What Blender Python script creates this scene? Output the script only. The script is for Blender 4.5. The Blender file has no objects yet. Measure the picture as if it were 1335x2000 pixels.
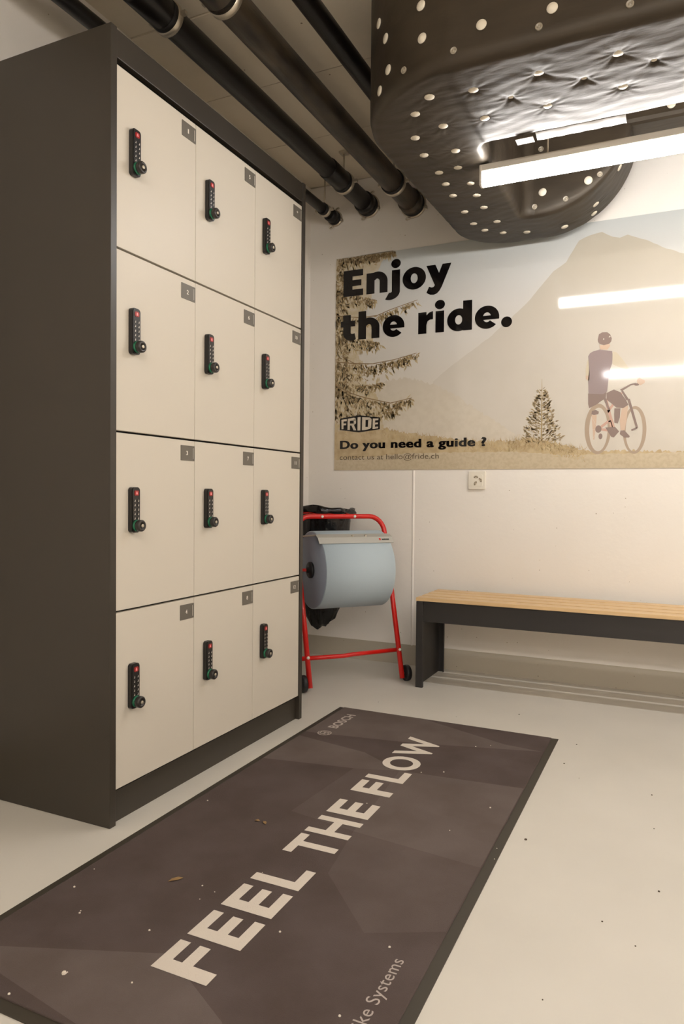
import bpy, bmesh, math, random
import numpy as np
from mathutils import Vector, Matrix

sc = bpy.context.scene
COL = sc.collection

# ------------------------------------------------------------------ camera
H = 0.92
YAW, PITCH, ROLL, FPX = -0.4397, -0.0235, 0.0091, 1403.74
fw = Vector((math.sin(YAW) * math.cos(PITCH), math.cos(YAW) * math.cos(PITCH), math.sin(PITCH)))
rt = Vector((math.cos(YAW), -math.sin(YAW), 0))
up = rt.cross(fw)
r2 = rt * math.cos(ROLL) + up * math.sin(ROLL)
u2 = -rt * math.sin(ROLL) + up * math.cos(ROLL)
cam_d = bpy.data.cameras.new('camera')
cam = bpy.data.objects.new('camera', cam_d)
COL.objects.link(cam)
cam.matrix_world = Matrix(((r2.x, u2.x, -fw.x, 0), (r2.y, u2.y, -fw.y, 0), (r2.z, u2.z, -fw.z, H), (0, 0, 0, 1)))
cam_d.sensor_fit = 'VERTICAL'
cam_d.sensor_height = 36.0
cam_d.lens = FPX * 36.0 / 2000.0
cam_d.clip_start = 0.05
sc.camera = cam

# ------------------------------------------------------------------ world, exposure
w = bpy.data.worlds.new('world')
sc.world = w
w.use_nodes = True
w.node_tree.nodes['Background'].inputs[0].default_value = (0.02, 0.018, 0.015, 1)
sc.view_settings.view_transform = 'Standard'
sc.view_settings.look = 'None'
sc.view_settings.gamma = 1.0
sc.view_settings.use_curve_mapping = False
sc.view_settings.exposure = 0.0
LAMP_POWER = 50.0            # emission of the tubular room lamps
LAMP_COLOR = (1.0, 0.972, 0.955)

# ------------------------------------------------------------------ materials
def lin(c):
    c = c / 255.0
    return c / 12.92 if c <= 0.04045 else ((c + 0.055) / 1.055) ** 2.4
def S(r, g, b):
    return (lin(r), lin(g), lin(b), 1.0)

MATS = {}
def mat(name, col, rough=0.5, metal=0.0, spec=0.5, coat=0.0, emit=None, estr=0.0,
        noise=None, nscale=8.0, namt=0.15, bump=0.0, bscale=60.0, bdist=0.002, stretch=None, detail=4.0):
    """principled material; optional colour noise and bump, all procedural in object space"""
    if name in MATS:
        return MATS[name]
    m = bpy.data.materials.new(name)
    m.use_nodes = True
    nt = m.node_tree
    p = nt.nodes['Principled BSDF']
    p.inputs['Base Color'].default_value = col
    p.inputs['Roughness'].default_value = rough
    p.inputs['Metallic'].default_value = metal
    p.inputs['Specular IOR Level'].default_value = spec
    p.inputs['Coat Weight'].default_value = coat
    p.inputs['Coat Roughness'].default_value = 0.08
    if emit:
        p.inputs['Emission Color'].default_value = emit
        p.inputs['Emission Strength'].default_value = estr
    if noise or bump:
        tc = nt.nodes.new('ShaderNodeTexCoord')
        vec = tc.outputs['Object']
        if stretch:
            mp = nt.nodes.new('ShaderNodeMapping')
            mp.inputs['Scale'].default_value = stretch
            nt.links.new(vec, mp.inputs['Vector'])
            vec = mp.outputs['Vector']
        if noise:
            n = nt.nodes.new('ShaderNodeTexNoise')
            n.inputs['Scale'].default_value = nscale
            n.inputs['Detail'].default_value = detail
            nt.links.new(vec, n.inputs['Vector'])
            r = nt.nodes.new('ShaderNodeValToRGB')
            r.color_ramp.elements[0].position = 0.35
            r.color_ramp.elements[1].position = 0.65
            r.color_ramp.elements[0].color = noise
            r.color_ramp.elements[1].color = col
            nt.links.new(n.outputs['Fac'], r.inputs['Fac'])
            nt.links.new(r.outputs['Color'], p.inputs['Base Color'])
        if bump:
            n2 = nt.nodes.new('ShaderNodeTexNoise')
            n2.inputs['Scale'].default_value = bscale
            n2.inputs['Detail'].default_value = 5.0
            nt.links.new(vec, n2.inputs['Vector'])
            b = nt.nodes.new('ShaderNodeBump')
            b.inputs['Strength'].default_value = bump
            b.inputs['Distance'].default_value = bdist
            nt.links.new(n2.outputs['Fac'], b.inputs['Height'])
            nt.links.new(b.outputs['Normal'], p.inputs['Normal'])
    MATS[name] = m
    return m

def concrete(name, c1, c2, pores, rough=0.75, nscale=1.3, pore_scale=38.0, pore_size=0.095, bump=0.25):
    """plain concrete: cloudy tone, scattered dark air holes, fine relief"""
    m = bpy.data.materials.new(name)
    m.use_nodes = True
    nt = m.node_tree
    L = nt.links.new
    p = nt.nodes['Principled BSDF']
    p.inputs['Roughness'].default_value = rough
    p.inputs['Specular IOR Level'].default_value = 0.3
    tc = nt.nodes.new('ShaderNodeTexCoord')
    n = nt.nodes.new('ShaderNodeTexNoise')
    n.inputs['Scale'].default_value = nscale
    n.inputs['Detail'].default_value = 6
    L(tc.outputs['Object'], n.inputs['Vector'])
    r = nt.nodes.new('ShaderNodeValToRGB')
    r.color_ramp.elements[0].position = 0.3
    r.color_ramp.elements[1].position = 0.7
    r.color_ramp.elements[0].color = c1
    r.color_ramp.elements[1].color = c2
    L(n.outputs['Fac'], r.inputs['Fac'])
    v = nt.nodes.new('ShaderNodeTexVoronoi')
    v.inputs['Scale'].default_value = pore_scale
    L(tc.outputs['Object'], v.inputs['Vector'])
    # keep only some cells: cell colour picks the size of the hole
    sep = nt.nodes.new('ShaderNodeSeparateColor')
    L(v.outputs['Color'], sep.inputs[0])
    mul = nt.nodes.new('ShaderNodeMath'); mul.operation = 'MULTIPLY_ADD'
    mul.inputs[1].default_value = pore_size * 4.0
    mul.inputs[2].default_value = -pore_size * 2.9
    L(sep.outputs[0], mul.inputs[0])
    lt = nt.nodes.new('ShaderNodeMath'); lt.operation = 'LESS_THAN'
    L(v.outputs['Distance'], lt.inputs[0]); L(mul.outputs[0], lt.inputs[1])
    mx = nt.nodes.new('ShaderNodeMix'); mx.data_type = 'RGBA'
    L(lt.outputs[0], mx.inputs['Factor'])
    L(r.outputs['Color'], mx.inputs['A'])
    mx.inputs['B'].default_value = pores
    L(mx.outputs['Result'], p.inputs['Base Color'])
    n2 = nt.nodes.new('ShaderNodeTexNoise')
    n2.inputs['Scale'].default_value = 45
    n2.inputs['Detail'].default_value = 6
    L(tc.outputs['Object'], n2.inputs['Vector'])
    b = nt.nodes.new('ShaderNodeBump')
    b.inputs['Strength'].default_value = bump
    b.inputs['Distance'].default_value = 0.003
    L(n2.outputs['Fac'], b.inputs['Height'])
    L(b.outputs['Normal'], p.inputs['Normal'])
    return m

M_WALL = concrete('painted_concrete_wall', S(232, 225, 215), S(239, 233, 224), S(166, 150, 128))
M_CEIL = concrete('bare_concrete_ceiling', S(224, 210, 186), S(236, 224, 203), S(140, 122, 98), rough=0.85, nscale=2.2, pore_scale=20, bump=0.4)
M_BASE = concrete('grey_base_paint', S(176, 167, 150), S(184, 175, 158), S(120, 110, 94))
M_FLOOR = concrete('epoxy_floor', S(206, 201, 191), S(212, 207, 197), S(150, 138, 120), rough=0.42, nscale=3.0, pore_scale=9, pore_size=0.012, bump=0.04)
M_DARK = mat('anthracite_board', S(56, 50, 42), 0.42, bump=0.12, bscale=220, bdist=0.0006)
M_GAP = mat('shadow_black', S(16, 14, 12), 0.8)
M_DOOR = mat('cream_laminate', S(208, 200, 186), 0.45, spec=0.3, bump=0.03, bscale=160, bdist=0.0004)
M_PLATE = mat('grey_number_plate', S(104, 98, 88), 0.5)
M_WHITE = mat('white_print', S(232, 226, 214), 0.5)
M_LOCK = mat('lock_black_plastic', S(30, 27, 25), 0.32)
M_LOCK2 = mat('lock_knob_plastic', S(44, 40, 37), 0.3)
M_GREEN = mat('lock_green_ring', S(30, 104, 74), 0.35)
M_RED = mat('lock_red_light', S(150, 32, 30), 0.3, emit=S(235, 50, 45), estr=0.04)
M_SYM = mat('lock_symbol', S(240, 150, 150), 0.4)
M_PIPE = mat('black_pipe', S(15, 12, 10), 0.36, spec=0.4, noise=S(24, 20, 17), nscale=14)
M_PIPED = mat('dusty_black_pipe', S(20, 16, 13), 0.42, noise=S(84, 72, 56), nscale=7, detail=10.0, stretch=(2.5, 0.8, 2.5))
M_STEEL = mat('galvanised_steel', S(196, 186, 168), 0.38, metal=0.7)
M_RUBBER = mat('black_rubber', S(22, 19, 17), 0.6)
M_DUCT = mat('dark_foil_insulation', S(42, 35, 27), 0.5, spec=0.55, noise=S(54, 46, 36), nscale=6, bump=0.4, bscale=26, bdist=0.002, stretch=(0.7, 2.4, 2.4))
MATS['dark_foil_insulation'].node_tree.nodes['Principled BSDF'].inputs['Specular Tint'].default_value = (1, .9, .76, 1)
M_DISC = mat('white_fastener_disc', S(222, 212, 192), 0.4)
M_RING = mat('clear_fastener_dome', S(150, 140, 122), 0.2, spec=0.8)
M_FLAP = mat('grey_foil_flap', S(128, 120, 106), 0.4, bump=0.3, bscale=40)
M_TAPE = mat('tan_tape', S(84, 70, 50), 0.5)
M_LAMPW = mat('white_lamp_housing', S(198, 190, 177), 0.45)
M_TUBE = mat('lit_lamp_diffuser', S(255, 250, 240), 0.4, emit=LAMP_COLOR + (1,), estr=LAMP_POWER)
M_WOOD = mat('oak_slat', S(224, 192, 146), 0.5, noise=S(213, 178, 130), nscale=5, stretch=(0.6, 9, 9), detail=8.0)
M_BENCH = mat('charcoal_bench_steel', S(46, 43, 41), 0.5, bump=0.1, bscale=200, bdist=0.0005)
M_REDT = mat('red_powder_coat', S(206, 30, 22), 0.3, spec=0.5)
M_TIRE = mat('black_wheel', S(26, 25, 25), 0.5)
M_PAPER = mat('blue_paper', S(178, 192, 200), 0.85, bump=0.3, bscale=35, bdist=0.002)
M_PAPERE = mat('blue_paper_edge', S(150, 156, 170), 0.9, bump=0.5, bscale=90, bdist=0.001)
M_BAG = mat('black_bin_bag', S(14, 13, 13), 0.26, spec=0.5, bump=0.6, bscale=18, bdist=0.012)
M_SILVER = mat('brushed_tear_bar', S(186, 184, 176), 0.5, metal=0.3)
M_MAT_D = mat('mat_pile', S(94, 83, 80), 0.95, spec=0.1, noise=S(84, 73, 69), nscale=5, bump=0.7, bscale=420, bdist=0.003, detail=8.0)
M_MAT_M = mat('mat_pile_mid', S(102, 91, 87), 0.95, spec=0.1, noise=S(92, 81, 77), nscale=5, bump=0.7, bscale=420, bdist=0.003, detail=8.0)
M_MAT_L = mat('mat_pile_light', S(110, 99, 95), 0.95, spec=0.1, noise=S(99, 88, 83), nscale=5, bump=0.7, bscale=420, bdist=0.003, detail=8.0)
M_MAT_W = mat('mat_pile_print', S(216, 206, 194), 0.95, spec=0.1, bump=0.6, bscale=420, bdist=0.003)
M_MAT_W2 = mat('mat_pile_print_grey', S(182, 170, 162), 0.95, spec=0.1, bump=0.6, bscale=420, bdist=0.003)
M_MATR = mat('mat_rubber_edge', S(58, 52, 42), 0.55)
M_SOCK = mat('white_socket', S(232, 224, 208), 0.35)
M_HOLE = mat('socket_hole', S(110, 98, 80), 0.6)
M_LEAF = mat('dry_leaf', S(138, 108, 66), 0.7)
M_CRUMB = mat('white_crumb', S(225, 215, 200), 0.8)
M_GRIT = mat('dark_grit', S(80, 68, 54), 0.8)

def pr(name, r, g, b, noise=None, nscale=30, **k):      # glossy poster print inks
    return mat(name, S(r, g, b), 0.06, spec=0.5, coat=0.0, noise=noise, nscale=nscale, **k)

# ------------------------------------------------------------------ mesh helpers
ORG = {}
class MB:
    def __init__(s):
        s.v = []; s.f = []; s.sm = []
    def add(s, vs, fs, smooth=False):
        o = len(s.v)
        s.v += [tuple(map(float, q)) for q in vs]
        for f in fs:
            s.f.append([i + o for i in f]); s.sm.append(smooth)
        return s
    def box(s, x0, x1, y0, y1, z0, z1):
        x0, x1 = min(x0, x1), max(x0, x1); y0, y1 = min(y0, y1), max(y0, y1); z0, z1 = min(z0, z1), max(z0, z1)
        return s.add([(x0, y0, z0), (x1, y0, z0), (x1, y1, z0), (x0, y1, z0), (x0, y0, z1), (x1, y0, z1), (x1, y1, z1), (x0, y1, z1)],
                     [(0, 3, 2, 1), (4, 5, 6, 7), (0, 1, 5, 4), (1, 2, 6, 5), (2, 3, 7, 6), (3, 0, 4, 7)])
    def tube(s, pts, r, seg=16, caps=True):
        pts = [Vector(q) for q in pts]
        rs = r if isinstance(r, (list, tuple)) else [r] * len(pts)
        t0 = (pts[1] - pts[0]).normalized()
        ref = Vector((0, 0, 1)) if abs(t0.z) < 0.9 else Vector((1, 0, 0))
        nrm = t0.cross(ref).normalized()
        vs = []; fs = []
        for i, q in enumerate(pts):
            a = pts[max(i - 1, 0)]; b = pts[min(i + 1, len(pts) - 1)]
            t = (b - a).normalized()
            nrm = (nrm - t * nrm.dot(t)).normalized()
            bi = t.cross(nrm)
            for k in range(seg):
                an = 2 * math.pi * k / seg
                vs.append(q + (nrm * math.cos(an) + bi * math.sin(an)) * rs[i])
        for i in range(len(pts) - 1):
            for k in range(seg):
                k2 = (k + 1) % seg
                fs.append((i * seg + k, i * seg + k2, (i + 1) * seg + k2, (i + 1) * seg + k))
        s.add(vs, fs, True)
        if caps:
            n = len(s.v) - len(vs)
            s.f.append([n + k for k in range(seg)][::-1]); s.sm.append(False)
            s.f.append([n + (len(pts) - 1) * seg + k for k in range(seg)]); s.sm.append(False)
        return s
    def lathe(s, c, ax, prof, seg=24, smooth=True):
        """prof: list of (distance along ax, radius) about the point c"""
        c = Vector(c); ax = Vector(ax).normalized()
        ref = Vector((0, 0, 1)) if abs(ax.z) < 0.9 else Vector((1, 0, 0))
        e1 = ax.cross(ref).normalized(); e2 = ax.cross(e1)
        vs = []; fs = []
        for d, r in prof:
            for k in range(seg):
                an = 2 * math.pi * k / seg
                vs.append(c + ax * d + (e1 * math.cos(an) + e2 * math.sin(an)) * r)
        for i in range(len(prof) - 1):
            for k in range(seg):
                k2 = (k + 1) % seg
                fs.append((i * seg + k, i * seg + k2, (i + 1) * seg + k2, (i + 1) * seg + k))
        s.add(vs, fs, smooth)
        n = len(s.v) - len(vs)
        if prof[0][1] > 1e-5:
            s.f.append([n + k for k in range(seg)][::-1]); s.sm.append(False)
        if prof[-1][1] > 1e-5:
            s.f.append([n + (len(prof) - 1) * seg + k for k in range(seg)]); s.sm.append(False)
        return s
    def prism(s, poly, fn, h):
        """poly: 2D outline, fn(u, v, w) -> 3D, thickness h along w"""
        n = len(poly)
        vs = [fn(u, v, 0) for u, v in poly] + [fn(u, v, h) for u, v in poly]
        fs = [list(range(n))[::-1], list(range(n, 2 * n))]
        for i in range(n):
            j = (i + 1) % n
            fs.append((i, j, n + j, n + i))
        return s.add(vs, fs)
    def build(s, name, m, parent=None, bevel=0.0, loc=None, fixn=True, bseg=2):
        me = bpy.data.meshes.new(name)
        org = Vector(loc) if loc is not None else (Vector(ORG[parent.name]) if parent else Vector((0, 0, 0)))
        me.from_pydata([tuple(Vector(q) - org) for q in s.v], [], s.f)
        me.update()
        me.polygons.foreach_set('use_smooth', s.sm)
        if fixn:
            bm = bmesh.new(); bm.from_mesh(me)
            bmesh.ops.recalc_face_normals(bm, faces=bm.faces)
            bm.to_mesh(me); bm.free()
        for q in (m if isinstance(m, (list, tuple)) else [m]):
            me.materials.append(q)
        o = bpy.data.objects.new(name, me)
        COL.objects.link(o)
        ORG[o.name] = org
        if parent:
            o.parent = parent
            o.location = org - Vector(ORG[parent.name])
        else:
            o.location = org
        if bevel:
            b = o.modifiers.new('bevel', 'BEVEL'); b.width = bevel; b.segments = bseg; b.limit_method = 'ANGLE'
            b.angle_limit = math.radians(40); b.harden_normals = False
        return o

def inst(name, me, parent, loc):
    o = bpy.data.objects.new(name, me)
    COL.objects.link(o)
    o.parent = parent
    o.location = Vector(loc) - Vector(ORG[parent.name])
    ORG[o.name] = Vector(loc)
    return o
def tag(o, label, cat, group=None):
    o['label'] = label; o['category'] = cat
    if group: o['group'] = group
    return o
def thing(name, loc, label, cat, group=None):
    o = bpy.data.objects.new(name, None)
    COL.objects.link(o)
    o.location = loc; o.empty_display_size = 0.05
    ORG[o.name] = Vector(loc)
    return tag(o, label, cat, group)
def struct(o):
    o['kind'] = 'structure'; return o

_TX = {}
def text2d(s, offset=0.0, sp=1.0):
    """outline of a line of text as flat mesh, (verts2d, faces, bbox)"""
    key = (s, offset, sp)
    if key in _TX: return _TX[key]
    cu = bpy.data.curves.new('t', 'FONT')
    cu.body = s; cu.size = 1.0; cu.offset = offset; cu.space_character = sp; cu.resolution_u = 6
    ob = bpy.data.objects.new('t', cu)
    COL.objects.link(ob)
    dg = bpy.context.evaluated_depsgraph_get()
    me = bpy.data.meshes.new_from_object(ob.evaluated_get(dg))
    v = [(q.co.x, q.co.y) for q in me.vertices]
    f = [list(q.vertices) for q in me.polygons]
    bpy.data.objects.remove(ob); bpy.data.curves.remove(cu); bpy.data.meshes.remove(me)
    xs = [q[0] for q in v]; ys = [q[1] for q in v]
    _TX[key] = (v, f, (min(xs), max(xs), min(ys), max(ys)))
    return _TX[key]
def text_obj(name, s, m, parent, fn, width, ybox=None, height=None, offset=0.0, sp=1.0, ref=None):
    """lay text out: u runs 0..width, v scaled so that 'ref' (or the text itself) spans 0..height"""
    v, f, (x0, x1, y0, y1) = text2d(s, offset, sp)
    if ref:
        _, _, (_, _, y0, y1) = text2d(ref, offset, sp)
    mb = MB()
    mb.add([fn((a - x0) / (x1 - x0) * width, (b - y0) / (y1 - y0) * height) for a, b in v], f)
    return mb.build(name, m, parent, fixn=False)

# ------------------------------------------------------------------ the room
XL, XR, YB, YF, ZC = -1.946, 2.5, 3.679, -2.3, 2.67
struct(MB().box(XL - .15, XR + .15, YF - .15, YB + .15, -.12, 0).build('floor', M_FLOOR))
wb = struct(MB().box(XL - .15, XR + .15, YB, YB + .15, 0, ZC).build('wall_back', M_WALL))
struct(MB().box(XL - .15, XL, YF, YB, 0, ZC).build('wall_left', M_WALL))
struct(MB().box(XR, XR + .15, YF, YB, 0, ZC).build('wall_right', M_WALL))
struct(MB().box(XL - .15, XR + .15, YF - .15, YF, 0, ZC).build('wall_front', M_WALL))
ce = struct(MB().box(XL - .15, XR + .15, YF - .15, YB + .15, ZC + .004, ZC + .2).build('ceiling', M_CEIL))
ys = [YB - .02]
yy = 3.165
while yy > YF:
    ys.append(yy); yy -= .489
ys.append(YF)
for i in range(len(ys) - 1):          # strips the formwork boards left in the concrete
    d = .0015 * ((i * 7) % 3)
    MB().box(XL, XR, ys[i + 1] + .003, ys[i] - .003, ZC - .001 - d, ZC + .004).build('formwork_strip', M_CEIL, ce)
struct(MB().box(XL + .001, XR, YB - .0015, YB, 0, .11).build('baseboard_back', M_BASE))
struct(MB().box(XL, XL + .0015, YF, YB - .002, 0, .11).build('baseboard_left', M_BASE))
seam = MB()
seam.prism([(-1.312, YB), (-1.308, YB - .004), (-1.303, YB - .004), (-1.298, YB)], lambda u, v, q: (u, v, .108 + q), .948)
struct(seam.build('trim_1', M_WALL))

# ------------------------------------------------------------------ tubular lamps
def lamp(y, label, x0=-.712, x1=.80):
    zt, zm, zb, hw = 2.174, 2.146, 2.094, .017
    t = thing('tube_lamp', (x0, y, zb), label, 'lamp', 'tubular ceiling lamps')
    MB().box(x0 + .004, x1 - .004, y - hw, y + hw, zm, zt).build('housing', M_LAMPW, t, bevel=.004)
    d = MB()
    prof = [(-hw, zm)]
    for k in range(0, 9):
        an = math.pi * k / 8
        prof.append((-hw * math.cos(an), zb + .014 - .014 * math.sin(an)))
    prof.append((hw, zm))
    d.prism(prof, lambda u, v, q: (x0 + .012 + q, y + u, v), x1 - x0 - .024)
    d.build('diffuser', M_TUBE, t)
    for xa, xb in ((x0, x0 + .012), (x1 - .012, x1)):
        MB().box(xa, xb, y - hw - .001, y + hw + .001, zb + .002, zt).build('end_cap', M_LAMPW, t, bevel=.004)
    for xx in (x0 + .25, x1 - .25):
        MB().tube([(xx, y, zt), (xx, y, ZC)], .003, 8).build('hanger_rod', M_STEEL, t)
lamp(2.72, 'lit white tube lamp hanging beside the quilted duct')
lamp(-0.13, 'second lit tube lamp, mirrored low in the poster')
lamp(2.72, 'added tube lamp right of the hanging one, unseen fill light outside the frame', .86, 2.372)  # added lamp, raises the overall room light
lamp(-1.55, 'added tube lamp behind the viewer, unseen fill light outside the frame', .35, 1.862)  # invented lamp, lifts the dim left wall and ceiling
lamp(-0.13, 'added tube lamp right of the mirrored one, unseen fill light outside the frame', .86, 2.372)  # also added, more light on the doors and the right-hand floor

# ------------------------------------------------------------------ locker
PX, DX = -1.3955, -1.3995
Y0, Y0I, Y1I, Y1, LT = 1.4933, 1.5171, 2.5713, 2.5942, 2.176
XBK = -1.93
lk = thing('locker', ((PX + XBK) / 2, (Y0 + Y1) / 2, 0), 'tall anthracite locker with twelve cream doors against the left wall', 'locker')
MB().box(PX, XBK, Y0, Y0I, 0, LT).build('side_panel', M_DARK, lk, bevel=.0015)
MB().box(PX, XBK, Y1I, Y1, 0, LT).build('side_panel', M_DARK, lk, bevel=.0015)
MB().box(PX - .003, PX - .023, Y0I, Y1I, 2.098, LT - .003).build('top_fascia', M_DARK, lk, bevel=.0015)
MB().box(-1.4125, -1.43, Y0I, Y1I, .0, .088).build('plinth', M_DARK, lk, bevel=.001)
MB().box(-1.423, XBK, Y0I, Y1I, .088, LT - .004).build('carcass', M_GAP, lk)
yc = [Y0I + .001, 1.871, 2.2213, Y1I - .001]
zr = [2.0835, 1.5891, 1.0895, .5915, .095]

def rrect(w_, h_, r, n=5):
    o = []
    for cx, cy, a0 in ((w_ / 2 - r, h_ / 2 - r, 0), (-w_ / 2 + r, h_ / 2 - r, 90), (-w_ / 2 + r, -h_ / 2 + r, 180), (w_ / 2 - r, -h_ / 2 + r, 270)):
        for k in range(n + 1):
            a = math.radians(a0 + 90 * k / n)
            o.append((cx + r * math.cos(a), cy + r * math.sin(a)))
    return o
# lock parts, modelled once round the lock's own origin (door surface, facing +x)
def mk(name, mb, m, bevel=0):
    o = mb.build(name, m, None, bevel=0)
    me = o.data
    bpy.data.objects.remove(o)
    return me
fx = lambda x0: (lambda u, v, q: (x0 + q, u, v))
ME_HOUS = mk('lock_housing', MB().prism(rrect(.033, .128, .009), fx(.0005), .013).prism(rrect(.029, .124, .008), fx(.0135), .0025), M_LOCK)
kp = MB()
for r_ in range(5):
    for c_ in (-1, 1):
        kp.box(.0160, .0168, c_ * .0072 - .0034, c_ * .0072 + .0034, .026 - r_ * .0125 - .0042, .026 - r_ * .0125 + .0042)
ME_KEYS = mk('keypad_buttons', kp, M_LOCK2)
kd = MB()
for r_ in range(5):
    for c_ in (-1, 1):
        z_ = .026 - r_ * .0125
        kd.box(.0168, .0171, c_ * .0072 - .0017, c_ * .0072 + .0017, z_ - .0026, z_ - .0012)
        kd.box(.0168, .0171, c_ * .0072 + .0004, c_ * .0072 + .0017, z_ - .0020, z_ + .0026)
ME_DIG = mk('keypad_digits', kd, M_WHITE)
ME_LED = mk('status_light', MB().prism(rrect(.017, .014, .004), fx(.0160), .0012), M_RED)
ME_SYM = mk('status_symbol', MB().prism([(-.003, -.004), (.003, -.004), (.003, .0), (.0015, .0045), (-.0015, .0045), (-.003, .0)], fx(.0172), .0004), M_SYM)
ME_GRN = mk('knob_ring', MB().lathe((.016, 0, -.044), (1, 0, 0), [(0, .0165), (.005, .0165), (.006, .015), (.006, .0)], 24), M_GREEN)
ME_KNOB = mk('lock_knob', MB().lathe((.0215, 0, -.044), (1, 0, 0), [(0, .0135), (.004, .0165), (.014, .0165), (.0165, .0145), (.0165, .009), (.0135, .0085), (.0135, .0)], 28), M_LOCK2)
ME_KEYH = mk('key_slot', MB().lathe((.0355, 0, -.044), (1, 0, 0), [(0, .0048), (.0035, .0048), (.004, .004), (.004, 0)], 16).box(.0385, .0399, -.0008, .0008, -.0475, -.0405), M_STEEL)
ME_PLATE = mk('number_plate', MB().prism(rrect(.069, .047, .001, 1), fx(.0003), .0012), M_PLATE)
num = 0
for ci in range(3):
    for ri in range(4):
        num += 1
        y0, y1 = yc[ci] + .001, yc[ci + 1] - .001
        zt, zb = zr[ri] - .003, zr[ri + 1] + .003
        d = MB().box(DX, DX - .018, y0, y1, zb, zt).build('door', M_DOOR, lk, bevel=.0012)
        d['label'] = 'cream locker door number %d' % num
        L = (DX, yc[ci] + .0655, zr[ri] - .2165)
        inst('lock_housing', ME_HOUS, d, L)
        inst('keypad_buttons', ME_KEYS, d, L)
        inst('keypad_digits', ME_DIG, d, L)
        inst('status_light', ME_LED, d, (L[0], L[1], L[2] + .0475))
        inst('status_symbol', ME_SYM, d, (L[0], L[1], L[2] + .0475))
        inst('knob_ring', ME_GRN, d, L)
        inst('lock_knob', ME_KNOB, d, L)
        inst('key_slot', ME_KEYH, d, L)
        pc = (DX, y1 - .0355, zr[ri] - .0425)
        inst('number_plate', ME_PLATE, d, pc)
        s = str(num)
        wd = .0058 if s == '1' else (.009 if num < 10 else .018)
        if num == 11: wd = .014
        hgt = .0135
        text_obj('number', s, M_WHITE, d, lambda u, v: (DX + .0017, pc[1] - .004 - wd / 2 + u, pc[2] - hgt / 2 + v), wd, height=hgt, offset=.02)
        MB().box(DX + .0015, DX + .0018, pc[1] + .0265, pc[1] + .0275, pc[2] - .017, pc[2] + .017).build('plate_line', M_WHITE, d)

# ------------------------------------------------------------------ pipes under the ceiling
def pipe(label, x, z, r, m, clamps, rods, y_end=YB, sleeve=(), collar=True, y_start=YF, wing=True):
    t = thing('ceiling_pipe', (x, YB, z), label, 'pipe', 'black pipes under the ceiling')
    MB().tube([(x, y_start, z), (x, y_end, z)], r, 32).build('pipe_tube', m, t)
    for (a, b, k) in sleeve:         # push-fit sockets, a bit thicker than the pipe
        MB().lathe((x, a, z), (0, 1, 0), [(0, r), (.006, r + k), (b - a - .006, r + k), (b - a, r)], 32).build('pipe_socket', m, t)
    for yq, k in clamps:
        MB().lathe((x, yq, z), (0, 1, 0), [(-.02, r), (-.02, r + k), (.0, r + k), (.0, r)], 32).build('clamp_rubber', M_RUBBER, t)
        MB().lathe((x, yq, z), (0, 1, 0), [(0, r), (0, r + k + .003), (.022, r + k + .003), (.022, r)], 32).build('pipe_clamp', M_STEEL, t)
        for s_ in (-1, 1):
            MB().box(x + s_ * (r + k), x + s_ * (r + k + .022), yq + .003, yq + .019, z - .006, z + .006).build('clamp_bolt', M_STEEL, t)
        MB().tube([(x, yq + .011, z + r), (x, yq + .011, ZC)], .0045, 8).build('hanger_rod', M_STEEL, t)
        MB().box(x - .02, x + .02, yq - .01, yq + .032, ZC - .012, ZC - .003).build('hanger_plate', M_STEEL, t)
    if collar:
        MB().lathe((x, YB - .085, z), (0, 1, 0), [(0, r), (.004, r + .009), (.05, r + .009), (.05, r)], 32).build('pipe_socket', m, t)
        MB().lathe((x, YB - .036, z), (0, 1, 0), [(0, r), (0, r + .006), (.006, r + .006), (.006, r)], 32).build('seal_ring', M_STEEL, t)
        MB().lathe((x, YB - .03, z), (0, 1, 0), [(0, r), (0, r + .011), (.018, r + .011), (.018, r)], 32).build('wall_seal', M_RUBBER, t)
        MB().lathe((x, YB - .012, z), (0, 1, 0), [(0, r), (0, r + .017), (.012, r + .017), (.012, r)], 32).build('wall_flange', M_STEEL, t)
        for an in (-110, -20, 160, 70):
            ca, sa = math.cos(math.radians(an)), math.sin(math.radians(an))
            pts = []
            for k in range(9):
                a2 = math.pi * 1.5 * k / 8
                d1 = r + .016 + .016 * math.sin(a2 / 1.5)
                off = .010 * math.cos(a2)
                pts.append((x + ca * d1 - sa * off, YB - .014 - .006 * k / 8, z + sa * d1 + ca * off))
            MB().tube(pts, .0035, 8).build('seal_clip', M_STEEL, t)
    return t
pipe('thin black pipe running behind the locker top, nearest the left wall', -1.787, 2.475, .0265, M_PIPE, [(3.53, .005), (1.62, .005)], [])
pipe('glossy black pipe above the front edge of the locker', -1.583, 2.512, .047, M_PIPE, [(1.95, .006), (3.34, .006)], [], sleeve=[(1.78, 1.96, .005), (3.16, 3.36, .004)])
pipe('thick dusty scuffed black pipe between the glossy one and the duct side', -1.322, 2.478, .054, M_PIPED, [(1.90, .006), (3.37, .006)], [], sleeve=[(1.6, 1.92, .006)])
pipe('smaller black pipe disappearing behind the quilted duct', -1.118, 2.512, .0355, M_PIPE, [(1.83, .005)], [], sleeve=[(1.86, 1.98, .005)])

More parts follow.
